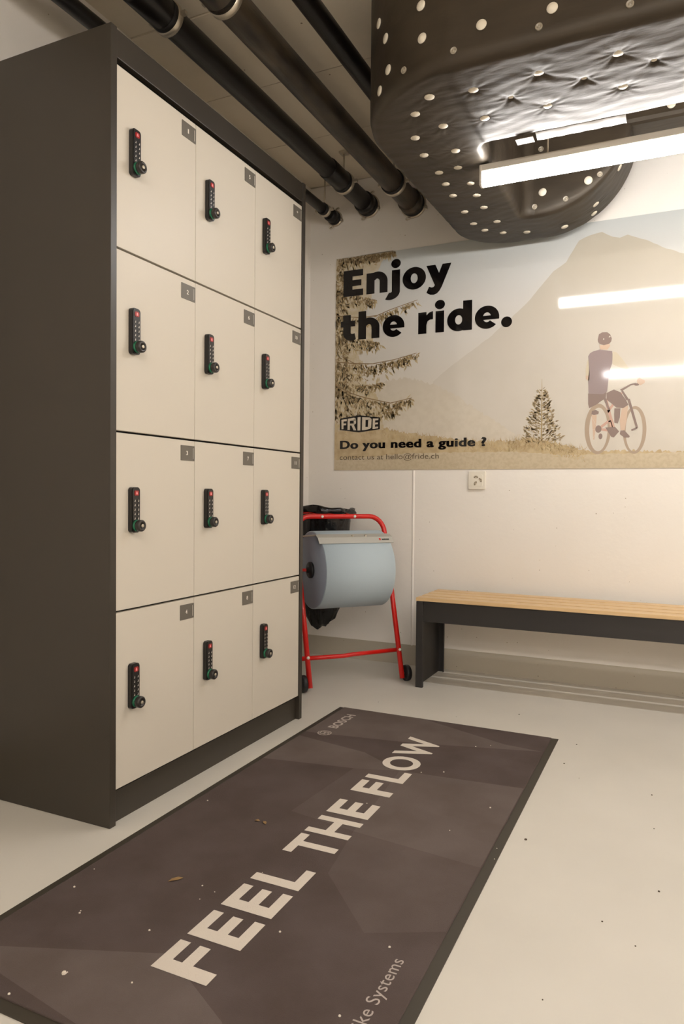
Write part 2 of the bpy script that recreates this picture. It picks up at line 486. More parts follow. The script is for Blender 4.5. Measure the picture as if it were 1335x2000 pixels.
# ------------------------------------------------------------------ quilted duct
BOT = [(-0.603, 2.207), (-0.507, 2.3), (-0.611, 2.384), (-0.41, 2.396), (-0.404, 2.199), (-0.286, 2.289), (-0.182, 2.382), (-0.183, 2.196), (-0.092, 2.278),
       (-0.74, 2.193), (-0.815, 2.272), (-0.754, 2.384), (-0.868, 2.422), (-0.881, 2.557), (-0.765, 2.57), (-0.874, 2.717), (-0.795, 2.706), (-0.881, 2.828), (-0.787, 2.863),
       (-0.886, 2.948), (-0.795, 2.985), (-0.888, 3.134), (-0.798, 3.12), (-0.888, 3.287), (-0.783, 3.304), (-0.861, 3.389), (-0.789, 3.455), (-0.684, 3.49), (-0.511, 3.492)]
k = 0
xq = .03
while xq < 2.1:                      # the same staggered rows go on to the right
    BOT += [(xq, 2.385), (xq + .02, 2.195), (xq + .115, 2.285)]
    xq += .22
ZBT, HT = 2.18, .44
stn = []                             # stations: outer point, inner point
for x in list(np.linspace(2.45, .2, 80)) + list(np.linspace(.195, -.62, 140)):
    stn.append(((x, 2.06), (x, 2.56), 0))
for i in range(1, 46):
    a = math.radians(270 - 90 * i / 45)
    stn.append(((-.62 + .4 * math.cos(a), 2.46 + .4 * math.sin(a)), (-.62 + .05 * math.cos(a), 2.61 + .05 * math.sin(a)), 0))
for i in range(1, 131):
    f = i / 130
    stn.append(((-1.02 + .02 * f, 2.46 + .92 * f), (-.67, 2.61 + .65 * f), 0))
for i in range(1, 31):
    a = math.radians(180 - 90 * i / 30)
    stn.append(((-.76 + .24 * math.cos(a), 3.38 + .24 * math.sin(a)), (-.62 + .05 * math.cos(a), 3.26 + .05 * math.sin(a)), 0))
for i in range(1, 9):
    f = i / 8
    stn.append(((-.76 + .15 * f, 3.62), (-.62 + .01 * f, 3.31), 0))
for i in range(1, 41):
    stn.append(((-.61, 3.62), (-.61, 3.31), math.radians(90 * i / 40)))
prof = []                            # (across 0 outer .. 1 inner, height, inset)
NW, NB, NI = 40, 84, 16
for i in range(NW):
    prof.append(('o', HT + (.03 - HT) * i / (NW - 1)))
for i in range(NB):
    prof.append(('b', i / (NB - 1)))
for i in range(NI):
    prof.append(('i', .03 + (HT - .03) * i / (NI - 1)))
RD = .028
P = np.zeros((len(stn), len(prof), 3))
for i, (o, n_, ph) in enumerate(stn):
    o = Vector((o[0], o[1], 0)); n_ = Vector((n_[0], n_[1], 0))
    wd = (n_ - o).length
    e = (n_ - o) / wd
    for j, (kd_, q) in enumerate(prof):
        if kd_ == 'o': across, h = 0, q
        elif kd_ == 'i': across, h = wd, q
        else:
            across = RD * .25 + (wd - RD * .5) * q; h = 0
            dd = min(across, wd - across)
            if dd < RD: h = RD - math.sqrt(max(RD * RD - (RD - dd) ** 2, 0))
        c = o + e * across
        if ph == 0:
            P[i, j] = (c.x, c.y, ZBT + h)
        else:
            rr = max(.4 - h, .0)
            P[i, j] = (-.61 + rr * math.sin(ph), c.y, 2.58 - rr * math.cos(ph) + (max(h - .4, 0)))
FR = [(-0.729, 2.075, 2.387), (-0.54, 2.06, 2.269), (-0.343, 2.06, 2.262), (-0.724, 2.074, 2.289), (-0.872, 2.15, 2.37), (-0.858, 2.139, 2.263), (-0.91, 2.184, 2.447), (-0.901, 2.175, 2.225),
      (-0.12, 2.06, 2.36), (.1, 2.06, 2.27), (.33, 2.06, 2.36), (.55, 2.06, 2.27), (-.42, 2.06, 2.45), (-.2, 2.06, 2.53), (.1, 2.06, 2.5), (.5, 2.06, 2.5)]
FRR = [(-0.621, 2.06, 2.216), (-0.789, 2.097, 2.222), (-0.378, 2.06, 2.22), (-0.144, 2.06, 2.217), (.2, 2.06, 2.22)]
BFD = [(-0.582, 3.31, 2.28), (-0.388, 3.31, 2.298)]
BFR = [(-0.616, 3.31, 2.221), (-0.482, 3.31, 2.234), (-0.341, 3.31, 2.316), (-0.592, 3.31, 2.472)]
ELD = [(-0.39, 3.557, 2.246), (-0.374, 3.481, 2.257), (-.27, 3.40, 2.37)]
disc3 = [(x, y, ZBT) for x, y in BOT] + FR + FRR + BFD + BFR + ELD
dense = P.reshape(-1, 3)
gi = np.gradient(P, axis=0); gj = np.gradient(P, axis=1)
N = np.cross(gi, gj)
ln = np.linalg.norm(N, axis=2, keepdims=True)
N = N / np.maximum(ln, 1e-9)
if N[100, NW + NB // 2, 2] > 0: N = -N
D3 = np.array(disc3)
d2 = ((dense[:, None, :] - D3[None, :, :]) ** 2).sum(2)
dm = np.sqrt(d2)
near = dm.min(1)
disp = .0026 * (1 - np.exp(-(near / .03) ** 2))
# folds drawn between neighbouring fasteners on the underside
rng = np.random.RandomState(4)
nb = len(BOT)
fold = np.zeros(len(dense))
for i in range(nb):
    for j in range(i + 1, nb):
        v = D3[j] - D3[i]; L_ = np.linalg.norm(v)
        if L_ > .17: continue
        amp = .0022 if D3[i][0] > -.66 and D3[j][0] > -.66 else .0006
        t = np.clip(((dense - D3[i]) @ v) / L_ ** 2, 0, 1)
        q = D3[i] + t[:, None] * v
        ds = np.linalg.norm(dense - q, axis=1)
        fold -= amp * np.exp(-(ds / .008) ** 2) * (.55 + .45 * np.cos(t * 2 * np.pi))
# radial puckers round every fastener
ii = dm.argmin(1)
rel = dense - D3[ii]
nflat = N.reshape(-1, 3)
e1 = np.cross(nflat, np.array([.3, .5, .81])); e1 /= np.maximum(np.linalg.norm(e1, axis=1, keepdims=True), 1e-6)
e2 = np.cross(nflat, e1)
th = np.arctan2((rel * e2).sum(1), (rel * e1).sum(1))
puck = .0009 * np.sin(th * (9 + ii % 4) + ii) * np.exp(-(near / .055) ** 2) * np.minimum(near / .02, 1)
wr = .0006 * np.sin(dense[:, 1] * 95 + 3 * np.sin(dense[:, 0] * 9) + 2 * np.sin(dense[:, 0] * 23 + dense[:, 2] * 40)) * np.sin(dense[:, 0] * 14 + dense[:, 1] * 31) \
   + .0005 * np.sin(dense[:, 0] * 31 + 4 * np.sin(dense[:, 1] * 12)) * np.sin(dense[:, 1] * 47 + dense[:, 2] * 60)
side = np.array([1.0 if kd_[0] == 'b' else .5 for kd_ in prof])
side = np.tile(side, len(stn))
jump = .004 * (1 / (1 + np.exp(-(dense[:, 0] + .655) / .004))) * (dense[:, 1] < 2.62)       # overlapped sheet of the right-hand run
disp = disp * side + (fold + puck + wr) * side + jump
Q = (dense + nflat * disp[:, None])
ns, npf = len(stn), len(prof)
duct = thing('ventilation_duct', (-.62, 2.46, ZBT), 'large black quilted ventilation duct with white fastener discs under the ceiling', 'duct')
mb = MB()
mb.add([tuple(q) for q in Q], [(i * npf + j, i * npf + j + 1, (i + 1) * npf + j + 1, (i + 1) * npf + j) for i in range(ns - 1) for j in range(npf - 1)]
       + [(i * npf, (i + 1) * npf, (i + 1) * npf + npf - 1, i * npf + npf - 1) for i in range(ns - 1)], True)
mb.f.append(list(range(npf))); mb.sm.append(False)
mb.f.append([(ns - 1) * npf + j for j in range(npf)][::-1]); mb.sm.append(False)
mb.build('duct_body', M_DUCT, duct)
MB().box(-.62, 2.45, 3.305, 3.615, 2.505, 2.64).build('upper_run', M_DUCT, duct, bevel=.02)

def disc(name, c, nrm, r, m, flat=True):
    c = Vector(c); nrm = Vector(nrm).normalized()
    mbd = MB()
    if flat:
        mbd.lathe(c, nrm, [(0, r * .9), (.0025, r), (.004, r * .96), (.0055, r * .25), (.0058, 0)], 16)
    else:
        mbd.lathe(c, nrm, [(0, r), (.005, r), (.007, r * .82), (.003, r * .66), (.003, r * .35), (.006, r * .25), (.006, 0)], 16)
    return mbd.build(name, m, duct)
def surf(c):                         # the quilted surface point and normal at a fastener
    k_ = ((dense - np.array(c)) ** 2).sum(1).argmin()
    return np.array(c) + nflat[k_] * (disp[k_] - .0005), nflat[k_]
for c in [(x, y, ZBT) for x, y in BOT]:
    q, n_ = surf(c); disc('fastener_disc', q, n_, .0165, M_DISC)
for c in FR + ELD:
    q, n_ = surf(c); disc('fastener_disc', q, n_, .0155, M_DISC)
for c in FRR:
    q, n_ = surf(c); disc('fastener_dome', q, n_, .0105, M_RING, False)
for c in BFD:
    q, n_ = surf(c); disc('fastener_disc', q, n_, .0175, M_DISC)
for c in BFR:
    q, n_ = surf(c); disc('fastener_dome', q, n_, .012, M_RING, False)
disc('fastener_disc', (-.064, 3.303, 2.55), (0, -1, 0), .017, M_DISC)
disc('fastener_disc', (-.314, 3.303, 2.54), (0, -1, 0), .017, M_DISC)
fl = MB()                            # loose strip of foil hanging from the rear lower edge
for i in range(25):
    x = -.475 + .29 * i / 24
    a = .004 * math.sin(i * .7)
    fl.add([(x, 2.545, 2.176), (x, 2.585 + a, 2.168), (x, 2.61 + a, 2.18 + a), (x, 2.545, 2.174), (x, 2.585 + a, 2.166), (x, 2.61 + a, 2.178 + a)], [])
for i in range(24):
    a, b = i * 6, (i + 1) * 6
    for j in range(2):
        fl.f += [[a + j, a + j + 1, b + j + 1, b + j], [a + 3 + j, b + 3 + j, b + 4 + j, a + 4 + j]]; fl.sm += [True, True]
fl.build('foil_flap', M_FLAP, duct)
MB().box(-.545, -.485, 2.55, 2.592, 2.165, 2.169).build('tape_strip', M_TAPE, duct)

# ------------------------------------------------------------------ poster
PY = YB - .004
PXL, PXR, PZB, PZT = -1.7795, .62, 1.0605, 2.248
poster = thing('poster', (PXL, YB, PZB), 'wide glossy mountain bike poster reading Enjoy the ride', 'poster')
def grad_mat(name, stops, zlo, zhi, noise_amt=0.0, rough=0.06, nscale=40.0, dark=None):
    m = bpy.data.materials.new(name)
    m.use_nodes = True
    nt = m.node_tree; L = nt.links.new
    p = nt.nodes['Principled BSDF']
    p.inputs['Roughness'].default_value = rough
    p.inputs['Specular IOR Level'].default_value = 0.5
    tc = nt.nodes.new('ShaderNodeTexCoord')
    sx = nt.nodes.new('ShaderNodeSeparateXYZ')
    L(tc.outputs['Object'], sx.inputs[0])
    mr = nt.nodes.new('ShaderNodeMapRange')
    mr.inputs['From Min'].default_value = zlo - PZB
    mr.inputs['From Max'].default_value = zhi - PZB
    L(sx.outputs['Z'], mr.inputs['Value'])
    r = nt.nodes.new('ShaderNodeValToRGB')
    els = r.color_ramp.elements
    while len(els) < len(stops): els.new(.5)
    for e_, (q, c) in zip(els, stops):
        e_.position = q; e_.color = c
    L(mr.outputs[0], r.inputs['Fac'])
    out = r.outputs['Color']
    if noise_amt:
        n = nt.nodes.new('ShaderNodeTexNoise'); n.inputs['Scale'].default_value = nscale; n.inputs['Detail'].default_value = 6
        L(tc.outputs['Object'], n.inputs['Vector'])
        rr = nt.nodes.new('ShaderNodeMapRange'); rr.inputs['From Min'].default_value = .4; rr.inputs['From Max'].default_value = .65
        rr.inputs['To Max'].default_value = noise_amt
        L(n.outputs['Fac'], rr.inputs['Value'])
        mx = nt.nodes.new('ShaderNodeMix'); mx.data_type = 'RGBA'
        L(rr.outputs[0], mx.inputs['Factor']); L(out, mx.inputs['A'])
        mx.inputs['B'].default_value = dark
        out = mx.outputs['Result']
    L(out, p.inputs['Base Color'])
    return m
M_SKY = grad_mat('print_sky', [(0, S(200, 188, 169)), (.35, S(207, 199, 186)), (.7, S(204, 200, 193)), (1, S(190, 193, 190))], PZB, PZT)
M_MOUNT = grad_mat('print_mountain', [(0, S(207, 199, 186)), (.45, S(199, 191, 178)), (1, S(178, 170, 153))], 1.2, 2.2, .25, dark=S(192, 184, 168), nscale=7)
M_FOREST = grad_mat('print_forest', [(0, S(210, 200, 183)), (.5, S(206, 196, 178)), (1, S(200, 190, 174))], 1.18, 1.56, .5, dark=S(196, 185, 166), nscale=26)
M_MEADOW = grad_mat('print_meadow', [(0, S(198, 178, 142)), (.6, S(196, 176, 140)), (1, S(196, 178, 145))], 1.1, 1.32, .7, dark=S(172, 149, 112), nscale=24)
M_GRAVEL = grad_mat('print_gravel', [(0, S(196, 181, 154)), (1, S(201, 186, 159))], 1.06, 1.15, .45, dark=S(176, 158, 129), nscale=60)
M_BLACK = pr('print_black', 16, 13, 13)
M_LOGO = pr('print_logo_cream', 205, 192, 172)
MB().box(PXL, PXR, PY, YB, PZB, PZT).build('poster_board', M_SKY, poster)
def flat(name, polys, m, level, kind=None, grouped=False):
    b = MB()
    for gi_, grp in enumerate(polys if grouped else [polys]):
        y = PY - .00012 * level - .00008 * gi_      # overlapping strokes never share a plane
        for pg in grp:
            b.add([(x, y, z) for x, z in pg], [list(range(len(pg)))])
    o = b.build(name, m, poster, fixn=False)
    # make all faces look into the room
    bm = bmesh.new(); bm.from_mesh(o.data)
    for f_ in bm.faces:
        if f_.normal.y > 0: f_.normal_flip()
    bmesh.ops.triangulate(bm, faces=[f_ for f_ in bm.faces if len(f_.verts) > 4])
    bm.to_mesh(o.data); bm.free()
    if kind: o['kind'] = kind
    return o
rnd = random.Random(11)
def rough_edge(pts, step=.012, amp=.004):
    out = []
    for (x0, z0), (x1, z1) in zip(pts[:-1], pts[1:]):
        n = max(1, int(math.hypot(x1 - x0, z1 - z0) / step))
        for k_ in range(n):
            f_ = k_ / n
            out.append((x0 + (x1 - x0) * f_, z0 + (z1 - z0) * f_ + (rnd.uniform(-amp, amp) if k_ else 0)))
    out.append(pts[-1])
    return out
ridge = [(-1.201, 1.528), (-1.104, 1.603), (-0.889, 1.745), (-0.711, 1.896), (-0.588, 2.034), (-0.528, 2.071), (-0.497, 2.122), (-0.469, 2.167), (-0.422, 2.185), (-0.364, 2.194), (-0.317, 2.165), (-0.283, 2.155), (-0.249, 2.165), (-0.17, 2.13), (-0.082, 2.077), (-0.006, 2.044), (.2, 1.93), (.4, 1.86), (PXR, 1.74)]
flat('printed_mountain', [rough_edge(ridge, .02, .002) + [(PXR, 1.14), (-1.201, 1.14)]], M_MOUNT, 1)
trees = [(-1.70, 1.50), (-1.571, 1.508), (-1.45, 1.551), (-1.331, 1.555), (-1.187, 1.509), (-1.102, 1.469), (-0.964, 1.369), (-0.778, 1.245), (-0.66, 1.19)]
flat('printed_forest', [rough_edge(trees, .009, .009) + [(-.66, 1.14), (-1.70, 1.14)]], M_FOREST, 2)
mead = [(PXL, 1.29), (-1.569, 1.31), (-1.328, 1.258), (-1.044, 1.212), (-0.777, 1.201), (-0.675, 1.215), (-0.526, 1.175), (-0.405, 1.147), (0.01, 1.138), (PXR, 1.135)]
flat('printed_meadow', [rough_edge(mead, .007, .008) + [(PXR, 1.10), (PXL, 1.10)]], M_MEADOW, 3)
grav = [(PXL, 1.118), (-1.327, 1.15), (-0.776, 1.149), (-0.525, 1.128), (0.011, 1.132), (PXR, 1.13)]
flat('printed_gravel', [rough_edge(grav, .01, .003) + [(PXR, PZB), (PXL, PZB)]], M_GRAVEL, 4)
# conifer at the left margin: sprays of needles along drooping branches
def spray(branches, n, wlo, whi, llo, lhi, droop, keepx=None):
    ps = []
    for _ in range(n):
        br, dep = rnd.choice(branches)
        f_ = rnd.random() * (len(br) - 1)
        i_ = min(int(f_), len(br) - 2); f_ -= i_
        x = br[i_][0] + (br[i_ + 1][0] - br[i_][0]) * f_
        z = br[i_][1] + (br[i_ + 1][1] - br[i_][1]) * f_
        fr_ = (i_ + f_) / (len(br) - 1)
        z -= abs(rnd.gauss(0, dep * (1.05 - .8 * fr_)))
        x += rnd.gauss(0, .008)
        l_ = rnd.uniform(llo, lhi); w_ = rnd.uniform(wlo, whi); a_ = math.radians(rnd.gauss(droop, 35))
        dx, dz = math.cos(a_), math.sin(a_)
        q = [(x, z), (x + dx * l_ * .5 - dz * w_, z + dz * l_ * .5 + dx * w_), (x + dx * l_, z + dz * l_), (x + dx * l_ * .5 + dz * w_, z + dz * l_ * .5 - dx * w_)]
        q = [(min(max(a, PXL + .001), PXR), min(max(b, PZB + .001), PZT - .001)) for a, b in q]
        ps.append(q)
    return ps
top = ([(-1.776, 2.25), (-1.6, 2.25), (-1.433, 2.249)], .03)
b4 = ([(-1.776, 2.09), (-1.66, 2.04), (-1.545, 2.0)], .05)
b1 = ([(-1.776, 1.93), (-1.62, 1.905), (-1.525, 1.909), (-1.448, 1.933), (-1.293, 1.969)], .03)
b5 = ([(-1.773, 1.83), (-1.64, 1.79), (-1.514, 1.765)], .05)
b2 = ([(-1.772, 1.671), (-1.66, 1.655), (-1.551, 1.646), (-1.421, 1.66), (-1.295, 1.686)], .055)
b3 = ([(-1.776, 1.542), (-1.68, 1.49), (-1.589, 1.46), (-1.442, 1.425), (-1.319, 1.447)], .05)
b6 = ([(-1.776, 1.57), (-1.6, 1.535), (-1.49, 1.545)], .04)
b7 = ([(-1.776, 1.40), (-1.6, 1.39), (-1.40, 1.385)], .05)
trunk = ([(-1.772, 2.2), (-1.765, 1.8), (-1.77, 1.35)], .02)
trunk2 = ([(-1.74, 2.22), (-1.72, 1.8), (-1.70, 1.35)], .05)
allb = [top, top, b4, b1, b5, b2, b2, b3, b3, b6, b7, trunk, trunk, trunk2, trunk2]
M_WASH = grad_mat('print_tree_wash', [(0, S(190, 172, 138)), (1, S(192, 178, 150))], 1.3, 2.25, .8, dark=S(204, 194, 176), nscale=30)
flat('printed_tree_wash', [rough_edge([(-1.43, 2.247), (-1.50, 2.20), (-1.56, 2.10), (-1.56, 2.0), (-1.60, 1.93), (-1.54, 1.86), (-1.55, 1.77), (-1.64, 1.70), (-1.60, 1.64), (-1.62, 1.57), (-1.55, 1.52), (-1.50, 1.42), (-1.48, 1.28)], .01, .012) + [(PXL + .001, 1.28), (PXL + .001, 2.247)]], M_WASH, 4.5)
flat('printed_conifer', spray(allb, 1100, .003, .008, .018, .05, -80), pr('print_needles_pale', 186, 168, 132), 5, 'stuff')
flat('printed_conifer', spray(allb, 1000, .002, .0055, .012, .035, -80), pr('print_needles_tan', 164, 142, 104), 6, 'stuff')
flat('printed_conifer', spray(allb, 900, .0016, .004, .010, .028, -75), pr('print_needles_brown', 142, 121, 88), 7, 'stuff')
def stroke(pts, w0, w1):
    out = []
    n = len(pts)
    for i in range(n - 1):
        (x0, z0), (x1, z1) = pts[i], pts[i + 1]
        l_ = math.hypot(x1 - x0, z1 - z0); nx, nz = -(z1 - z0) / l_, (x1 - x0) / l_
        a = w0 + (w1 - w0) * i / (n - 1); b = w0 + (w1 - w0) * (i + 1) / (n - 1)
        out.append([(x0 + nx * a, z0 + nz * a), (x0 - nx * a, z0 - nz * a), (x1 - nx * b, z1 - nz * b), (x1 + nx * b, z1 + nz * b)])
    return out
flat('printed_branch', stroke(b1[0], .003, .0015) + stroke(b2[0], .003, .0015) + stroke(b3[0], .003, .002) + stroke([(-1.66, 1.655), (-1.74, 1.70)], .002, .002), pr('print_twig', 140, 116, 84), 8)
# small spruce
fir = []
for i in range(640):
    f_ = rnd.random() ** .8
    z = 1.455 - f_ * .265
    hw_ = .012 + .095 * f_ * (.6 + .4 * abs(math.sin(f_ * 19)))
    x = -.634 + rnd.uniform(-hw_, hw_)
    l_ = rnd.uniform(.008, .024); w_ = rnd.uniform(.0015, .0045)
    a_ = math.radians(rnd.gauss(30, 15) if x > -.634 else rnd.gauss(150, 15))
    dx, dz = math.cos(a_), math.sin(a_)
    fir.append([(x, z), (x + dx * l_ * .5 - dz * w_, z + dz * l_ * .5 + dx * w_), (x + dx * l_, z + dz * l_), (x + dx * l_ * .5 + dz * w_, z + dz * l_ * .5 - dx * w_)])
flat('printed_spruce', fir[:360] + stroke([(-.633, 1.2), (-.634, 1.4), (-.635, 1.508)], .004, .0008), pr('print_spruce', 170, 150, 112), 5, 'stuff')
flat('printed_spruce', fir[360:], pr('print_spruce_dark', 148, 130, 102), 6, 'stuff')
grass = []
for i in range(700):
    x = rnd.choice([rnd.uniform(PXL + .01, -.5), rnd.uniform(-1.3, -.45), rnd.uniform(-.8, -.42)])
    zb_ = np.interp(x, [q[0] for q in mead], [q[1] for q in mead]) - rnd.uniform(.0, .06)
    l_ = rnd.uniform(.012, .035); a_ = math.radians(rnd.gauss(90, 28)); w_ = .0014
    dx, dz = math.cos(a_), math.sin(a_)
    grass.append([(x + dz * w_, zb_ - dx * w_), (x + dx * l_, zb_ + dz * l_), (x - dz * w_, zb_ + dx * w_)])
flat('printed_grass', grass[:350], pr('print_grass', 194, 172, 128), 7, 'stuff')
flat('printed_grass', grass[350:], pr('print_grass_dark', 176, 151, 110), 8, 'stuff')
# rider and bicycle
def ell(cx, cz, rx, rz, a0=0, a1=360, n=36):
    return [(cx + rx * math.cos(math.radians(a0 + (a1 - a0) * i / n)), cz + rz * math.sin(math.radians(a0 + (a1 - a0) * i / n))) for i in range(n + (0 if a1 - a0 == 360 else 1))]
def ringp(cx, cz, ro, ri, a0=0, a1=360, n=44, c2=None):
    """ring sector as quads; ro, ri = (rx, rz)"""
    c2 = c2 or (cx, cz)
    out = []
    for i in range(n):
        aa = math.radians(a0 + (a1 - a0) * i / n); bb = math.radians(a0 + (a1 - a0) * (i + 1) / n)
        out.append([(cx + ro[0] * math.cos(aa), cz + ro[1] * math.sin(aa)), (cx + ro[0] * math.cos(bb), cz + ro[1] * math.sin(bb)),
                    (c2[0] + ri[0] * math.cos(bb), c2[1] + ri[1] * math.sin(bb)), (c2[0] + ri[0] * math.cos(aa), c2[1] + ri[1] * math.sin(aa))])
    return out
RID = {
 'neck': [(-0.367, 1.653), (-0.347, 1.652), (-0.323, 1.656), (-0.317, 1.647), (-0.331, 1.629), (-0.362, 1.632)],
 'helmet': [(-0.375, 1.68), (-0.37, 1.706), (-0.354, 1.714), (-0.333, 1.713), (-0.319, 1.701), (-0.311, 1.681), (-0.314, 1.666), (-0.323, 1.656), (-0.347, 1.652), (-0.365, 1.659), (-0.373, 1.669)],
 'vest': [(-0.392, 1.627), (-0.365, 1.632), (-0.34, 1.627), (-0.309, 1.621), (-0.306, 1.599), (-0.308, 1.561), (-0.318, 1.53), (-0.323, 1.489), (-0.328, 1.429), (-0.346, 1.417), (-0.413, 1.423), (-0.416, 1.485), (-0.412, 1.542), (-0.417, 1.604), (-0.409, 1.618)],
 'larm': [(-0.417, 1.591), (-0.411, 1.542), (-0.41, 1.491), (-0.416, 1.485), (-0.427, 1.495), (-0.428, 1.534), (-0.423, 1.575)],
 'rsleeve': [(-0.307, 1.618), (-0.289, 1.613), (-0.265, 1.583), (-0.232, 1.534), (-0.243, 1.53), (-0.27, 1.539), (-0.3, 1.554), (-0.307, 1.561)],
 'shirt': [(-0.308, 1.561), (-0.27, 1.539), (-0.243, 1.53), (-0.196, 1.484), (-0.193, 1.472), (-0.269, 1.444), (-0.298, 1.437), (-0.325, 1.425), (-0.323, 1.489), (-0.318, 1.53)],
 'hand': [(-0.197, 1.475), (-0.187, 1.487), (-0.161, 1.471), (-0.163, 1.46), (-0.181, 1.45), (-0.195, 1.462)],
 'bar': [(-0.271, 1.435), (-0.257, 1.442), (-0.225, 1.459), (-0.201, 1.463), (-0.2, 1.456), (-0.222, 1.452), (-0.251, 1.434), (-0.262, 1.428)],
 'shorts_l': [(-0.415, 1.424), (-0.346, 1.417), (-0.331, 1.429), (-0.334, 1.397), (-0.358, 1.382), (-0.373, 1.37), (-0.409, 1.352), (-0.414, 1.372)],
 'shorts_r': [(-0.331, 1.422), (-0.298, 1.437), (-0.268, 1.422), (-0.244, 1.386), (-0.232, 1.361), (-0.255, 1.346), (-0.285, 1.35), (-0.303, 1.367), (-0.33, 1.39)],
 'knee': [(-0.396, 1.339), (-0.378, 1.343), (-0.364, 1.334), (-0.366, 1.322), (-0.387, 1.319), (-0.398, 1.323)],
 'lleg': [(-0.398, 1.32), (-0.373, 1.319), (-0.377, 1.258), (-0.382, 1.2), (-0.388, 1.2), (-0.392, 1.258)],
 'rleg': [(-0.261, 1.344), (-0.232, 1.359), (-0.237, 1.317), (-0.239, 1.285), (-0.247, 1.241), (-0.265, 1.242), (-0.269, 1.293)],
 'rcalf': [(-0.294, 1.347), (-0.267, 1.346), (-0.269, 1.302), (-0.278, 1.274), (-0.293, 1.278), (-0.295, 1.319)],
 'shoe': [(-0.265, 1.24), (-0.247, 1.24), (-0.223, 1.212), (-0.226, 1.206), (-0.247, 1.206), (-0.268, 1.223)],
 'motor': [(-0.334, 1.257), (-0.289, 1.258), (-0.271, 1.236), (-0.294, 1.208), (-0.306, 1.211)],
}
I_DK = pr('print_rider_dark', 140, 122, 114); I_DK2 = pr('print_rider_plum', 152, 136, 134); I_SK = pr('print_skin', 202, 176, 154)
I_TAN = pr('print_sleeve', 200, 188, 164); I_TYRE = pr('print_tyre', 172, 153, 133); I_RED = pr('print_bike_frame', 196, 160, 143); I_SH = pr('print_shirt', 208, 200, 186)
wheel1 = ringp(-.368, 1.251, (.060, .122), (.042, .105), c2=(-.365, 1.248))
wheel2 = ringp(-.203, 1.241, (.052, .113), (.037, .100), c2=(-.205, 1.240))
flat('printed_wheel', wheel2, I_TYRE, 6)
flat('printed_leg', [RID['lleg']], I_SK, 5)
flat('printed_leg', [RID['rleg']], I_SK, 9.5)
flat('printed_wheel', wheel1, I_TYRE, 7)
spk = []
for k_ in range(10):
    a = math.radians(k_ * 36)
    spk += stroke([(-.365, 1.25), (-.365 + .042 * math.cos(a), 1.25 + .105 * math.sin(a))], .0005, .0005) + stroke([(-.205, 1.24), (-.205 + .037 * math.cos(a), 1.24 + .10 * math.sin(a))], .0005, .0005)
flat('printed_spokes', spk, I_SH, 7.5, 'stuff')
flat('printed_bicycle', stroke([(-.334, 1.394), (-.312, 1.31), (-.29, 1.235)], .007, .006) + stroke([(-.325, 1.33), (-.262, 1.42)], .006, .005) + stroke([(-.365, 1.25), (-.315, 1.29), (-.30, 1.24), (-.365, 1.25)], .006, .006), I_RED, 8)
flat('printed_bicycle', [RID['motor']] + stroke([(-.232, 1.388), (-.192, 1.25)], .006, .005) + stroke([(-.192, 1.25), (-.217, 1.24)], .004, .004) + stroke([(-.338, 1.395), (-.318, 1.34)], .006, .004) + [ell(-.365, 1.25, .014, .018), ell(-.355, 1.215, .009, .014)], I_DK, 9)
flat('printed_handlebar', [RID['bar']] + stroke([(-.262, 1.43), (-.236, 1.385)], .004, .006) + [ell(-.197, 1.455, .011, .006)], I_DK, 9.3)
flat('printed_leg', [RID['shorts_l'], RID['shorts_r'], RID['knee'], RID['rcalf'], RID['shoe']], I_DK, 10)
flat('printed_torso', [RID['shirt']], I_SH, 10)
flat('printed_torso', [RID['vest']], I_DK2, 11)
flat('printed_arm', [RID['larm'], RID['rsleeve']], I_TAN, 11)
flat('printed_arm', [RID['hand'], RID['neck'], [(-.428, 1.51), (-.414, 1.51), (-.416, 1.487), (-.426, 1.494)]], I_SK, 12)
flat('printed_helmet', [RID['helmet']], I_DK, 13)
flat('printed_helmet_vent', [ell(-.348, 1.681, .003, .003, n=10), [(-.322, 1.695), (-.316, 1.69), (-.325, 1.686)]], I_SH, 14)

# lettering of the poster
def R(x0, x1, z0, z1): return [(x0, z0), (x1, z0), (x1, z1), (x0, z1)]
G = {}
G['E'] = [[R(-1.731, -1.676, 2.030, 2.174), R(-1.676, -1.612, 2.139, 2.174), R(-1.676, -1.622, 2.085, 2.118), R(-1.676, -1.611, 2.030, 2.066)]]
G['n'] = [[R(-1.591, -1.543, 2.030, 2.144), R(-1.5125, -1.466, 2.030, 2.092)], ringp(-1.5265, 2.092, (.0605, .056), (.0145, .018), 0, 148, c2=(-1.527, 2.092))]
G['j'] = [[R(-1.441, -1.394, 2.030, 2.144), ell(-1.418, 2.178, .0275, .0245)], ringp(-1.452, 2.030, (.058, .045), (.011, .006), -118, 0)]
G['o'] = [ringp(-1.313, 2.086, (.066, .060), (.0195, .026))]
G['y'] = [[[(-1.245, 2.143), (-1.195, 2.143), (-1.152, 2.048), (-1.180, 2.022), (-1.197, 2.036)]],
          [[(-1.156, 2.143), (-1.108, 2.143), (-1.158, 2.027), (-1.197, 2.035), (-1.180, 2.085)]],
          [[(-1.158, 2.027), (-1.170, 2.006), (-1.184, 1.992), (-1.202, 1.986), (-1.222, 1.988), (-1.243, 2.000), (-1.229, 2.031), (-1.214, 2.025), (-1.204, 2.027), (-1.197, 2.036), (-1.190, 2.044)]]]
G['t'] = [[R(-1.731, -1.684, 1.828, 1.927)], [R(-1.746, -1.657, 1.862, 1.894)], ringp(-1.677, 1.828, (.054, .045), (.007, .007), 180, 290), [[(-1.675, 1.783), (-1.660, 1.786), (-1.652, 1.790), (-1.661, 1.824), (-1.668, 1.821), (-1.675, 1.821)]]]
